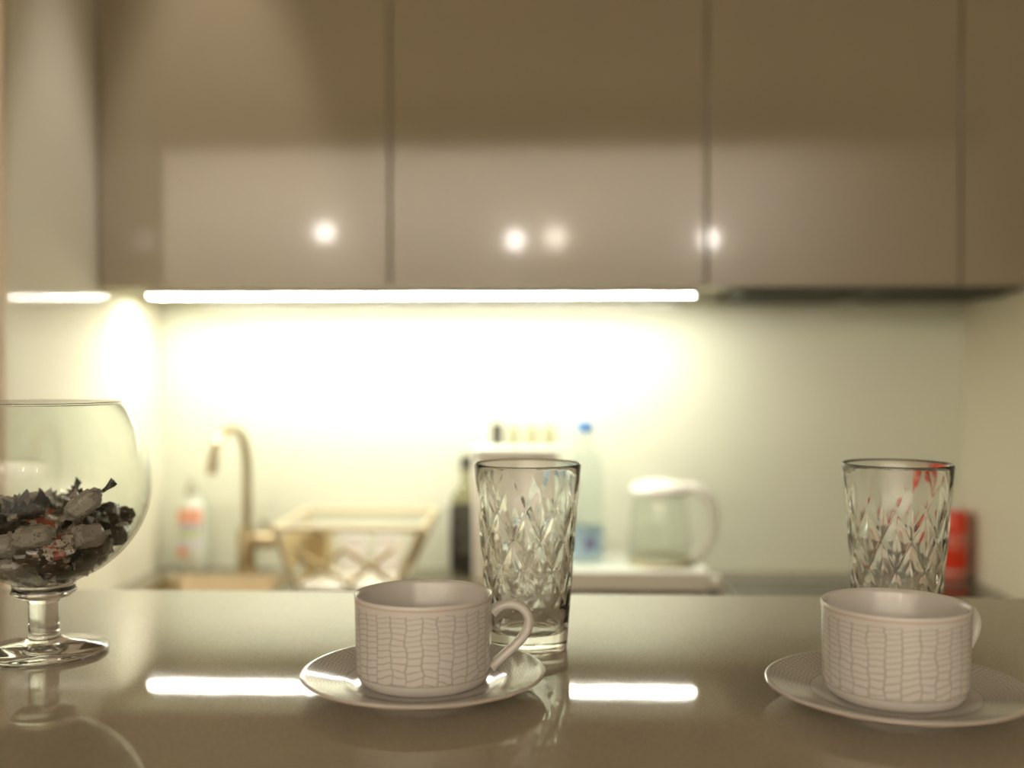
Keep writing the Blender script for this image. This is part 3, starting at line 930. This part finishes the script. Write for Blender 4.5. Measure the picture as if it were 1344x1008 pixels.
rng = random.Random(23)
def candy_body_mesh(seed, kind):
    q = random.Random(seed)
    bm = bmesh.new()
    bmesh.ops.create_uvsphere(bm, u_segments=14, v_segments=9, radius=1)
    sx, sy, sz = (0.0125, 0.0078, 0.0068) if kind == 0 else (0.0110, 0.0090, 0.0072)
    for v in bm.verts:
        c = v.co
        p = 0.62
        f = lambda a: math.copysign(abs(a) ** p, a)
        x, y, z = f(c.x), f(c.y), f(c.z)
        k = 1 + q.uniform(-0.16, 0.13)
        v.co = Vector((x * sx * k, y * sy * k, z * sz * k))
        if abs(v.co.x) > sx * 0.8:
            v.co.y *= 0.62; v.co.z *= 0.62
    me = bpy.data.meshes.new('candy_body')
    bm.to_mesh(me); bm.free()
    me.polygons.foreach_set('use_smooth', [True] * len(me.polygons))
    me.set_sharp_from_angle(angle=R(9))
    return me
def candy_twist_mesh(seed, s):
    """pleated, flared wrapper end along s * X, with paper thickness"""
    q = random.Random(seed)
    n = 10
    L = 0.012
    rows = [(0.0105, 0.0030), (0.0135, 0.0014), (0.0175, 0.0048), (0.0105 + L, 0.0082)]
    vs, fs = [], []
    for sheet in (0, 1):
        for j, (x, w) in enumerate(rows):
            for i in range(n):
                t = i / (n - 1) * 2 - 1
                zig = (0.0016 if i % 2 else -0.0016) * (0.3 + j * 0.4)
                vs.append((s * (x + q.uniform(-.0008, .0008) * (j > 1) - abs(t) * 0.002 * (j == 3)), t * w, zig + q.uniform(-.0006, .0006) + sheet * 0.0003 + 0.002 * t * t * (j - 1) * 0.5))
    K = n * len(rows)
    for sheet in (0, 1):
        for j in range(len(rows) - 1):
            for i in range(n - 1):
                a = sheet * K + j * n + i
                f = (a, a + 1, a + n + 1, a + n)
                fs.append(f if sheet else tuple(reversed(f)))
    me = bpy.data.meshes.new('candy_twist')
    me.from_pydata(vs, [], fs)
    me.update()
    return me
WR = ['w_black', 'w_grey', 'w_red', 'w_brown']
LAB = {'w_black': 'black wrapped candy with twisted ends in the glass snifter bowl', 'w_grey': 'pale grey printed wrapped candy in the glass snifter bowl',
       'w_red': 'white and red wrapped candy in the glass snifter bowl', 'w_brown': 'dark brown wrapped candy in the glass snifter bowl'}
GRP = {'w_black': 'black wrapped candies in the bowl', 'w_grey': 'pale grey candies in the bowl', 'w_red': 'white and red candies in the bowl', 'w_brown': 'dark brown candies in the bowl'}
bodies, twists = {}, {}
for w in WR:
    bodies[w] = []
    for k in range(2):
        me = candy_body_mesh(7 * k + len(w), k)
        me.materials.append(M[w])
        bodies[w].append(me)
    for s in (-1, 1):
        me = candy_twist_mesh(31 + s + len(w) * 3, s)
        me.materials.append(M[w])
        twists[w, s] = me
# settle ball-like centres in the bowl by relaxation
inner_r = interp([(max(r - 0.0016, 0.002), z) for r, z in op])
NC, RC = 70, 0.0110
P = []
for i in range(NC):
    a, r = rng.uniform(0, 2 * pi), 0.055 * math.sqrt(rng.random())
    P.append(Vector((r * cos(a), r * sin(a), Z0 + 0.03 + rng.random() * 0.09)))
zmin = Z0 + 0.0045
for it in range(220):
    for p in P:
        p.z -= 0.0006
    for i in range(NC):
        for j in range(i):
            d = P[i] - P[j]
            l = d.length
            if 1e-9 < l < 2 * RC:
                d *= (2 * RC - l) / l * 0.5
                P[i] += d
                P[j] -= d
    for p in P:
        p.z = max(p.z, zmin + RC * 0.8)
        # keep the ball clear of the wall: test the wall a radius lower and at its height
        for dz in (0.0, -0.006):
            rm = inner_r(max(p.z + dz, Z0 + 0.0035)) - (RC if dz == 0 else RC * 0.7) - 0.0012
            r = math.hypot(p.x, p.y)
            rm = max(rm, 0.001)
            if r > rm:
                p.x *= rm / r; p.y *= rm / r
                if dz:
                    p.z += (r - rm) * 0.5
for i, p in enumerate(P):
    w = rng.choices(WR, (0.46, 0.24, 0.12, 0.18))[0]
    k = rng.randrange(2)
    rm = inner_r(p.z) - 0.002
    r = math.hypot(p.x, p.y)
    tang = math.atan2(p.y, p.x) + pi / 2
    near = r > rm - 0.020
    rz = tang + rng.uniform(-0.25, 0.25) if near else rng.uniform(0, 2 * pi)
    ry = rng.uniform(-0.25, 0.25) if near else rng.uniform(-0.6, 0.6)
    hs = sorted(v.z for v in P)
    layer = 'bottom' if p.z < hs[NC // 3] else 'top' if p.z > hs[2 * NC // 3] else 'middle'
    side = 'left' if p.x < -0.02 else 'right' if p.x > 0.02 else 'middle'
    face = 'front' if p.y < 0 else 'back'
    c = thing('wrapped_candy', LAB[w].split(' in the')[0] + ', %s layer, %s %s of the snifter bowl' % (layer, side, face), 'candy', (GX + p.x, GY + p.y, BAR + p.z), 0, GRP[w])
    c.rotation_euler = (rng.uniform(-0.6, 0.6), ry, rz)
    c.scale = (1.14, 1.14, 1.14)
    link('candy_body', bodies[w][k], None, c)
    for s in (-1, 1):
        e = link('twist_end', twists[w, s], None, c, rot=(rng.uniform(0, pi), 0, 0))
        low = p.z < Z0 + 0.045
        e.scale = (0.62, 0.62, 0.62) if near or low else (1.0, 1.2, 1.15)
# the two candies whose tails stick up above the heap
top_z = max(p.z for p in P)
def special(x, y, z, rot, w, label, tail):
    c = thing('wrapped_candy', label, 'candy', (GX + x, GY + y, BAR + z), 0, GRP[w])
    c.rotation_euler = rot
    b = link('candy_body', bodies[w][0], None, c)
    b.scale = (1.25, 1.15, 1.15)
    link('twist_end', twists[w, -1], None, c).scale = (1.2, 1, 1)
    e = link('twist_end', twists['w_black' if tail else w, 1], None, c)
    e.scale = (1.3, 0.55, 0.8)
    return c
special(0.044, -0.026, top_z + 0.004, (0.3, R(-35), R(8)), 'w_grey', 'pale grey candy with dark tail standing up at right of the heap', True)
special(-0.030, -0.034, top_z + 0.003, (0.2, R(-20), R(160)), 'w_black', 'black candy with flared tail topping the left of the heap', False)
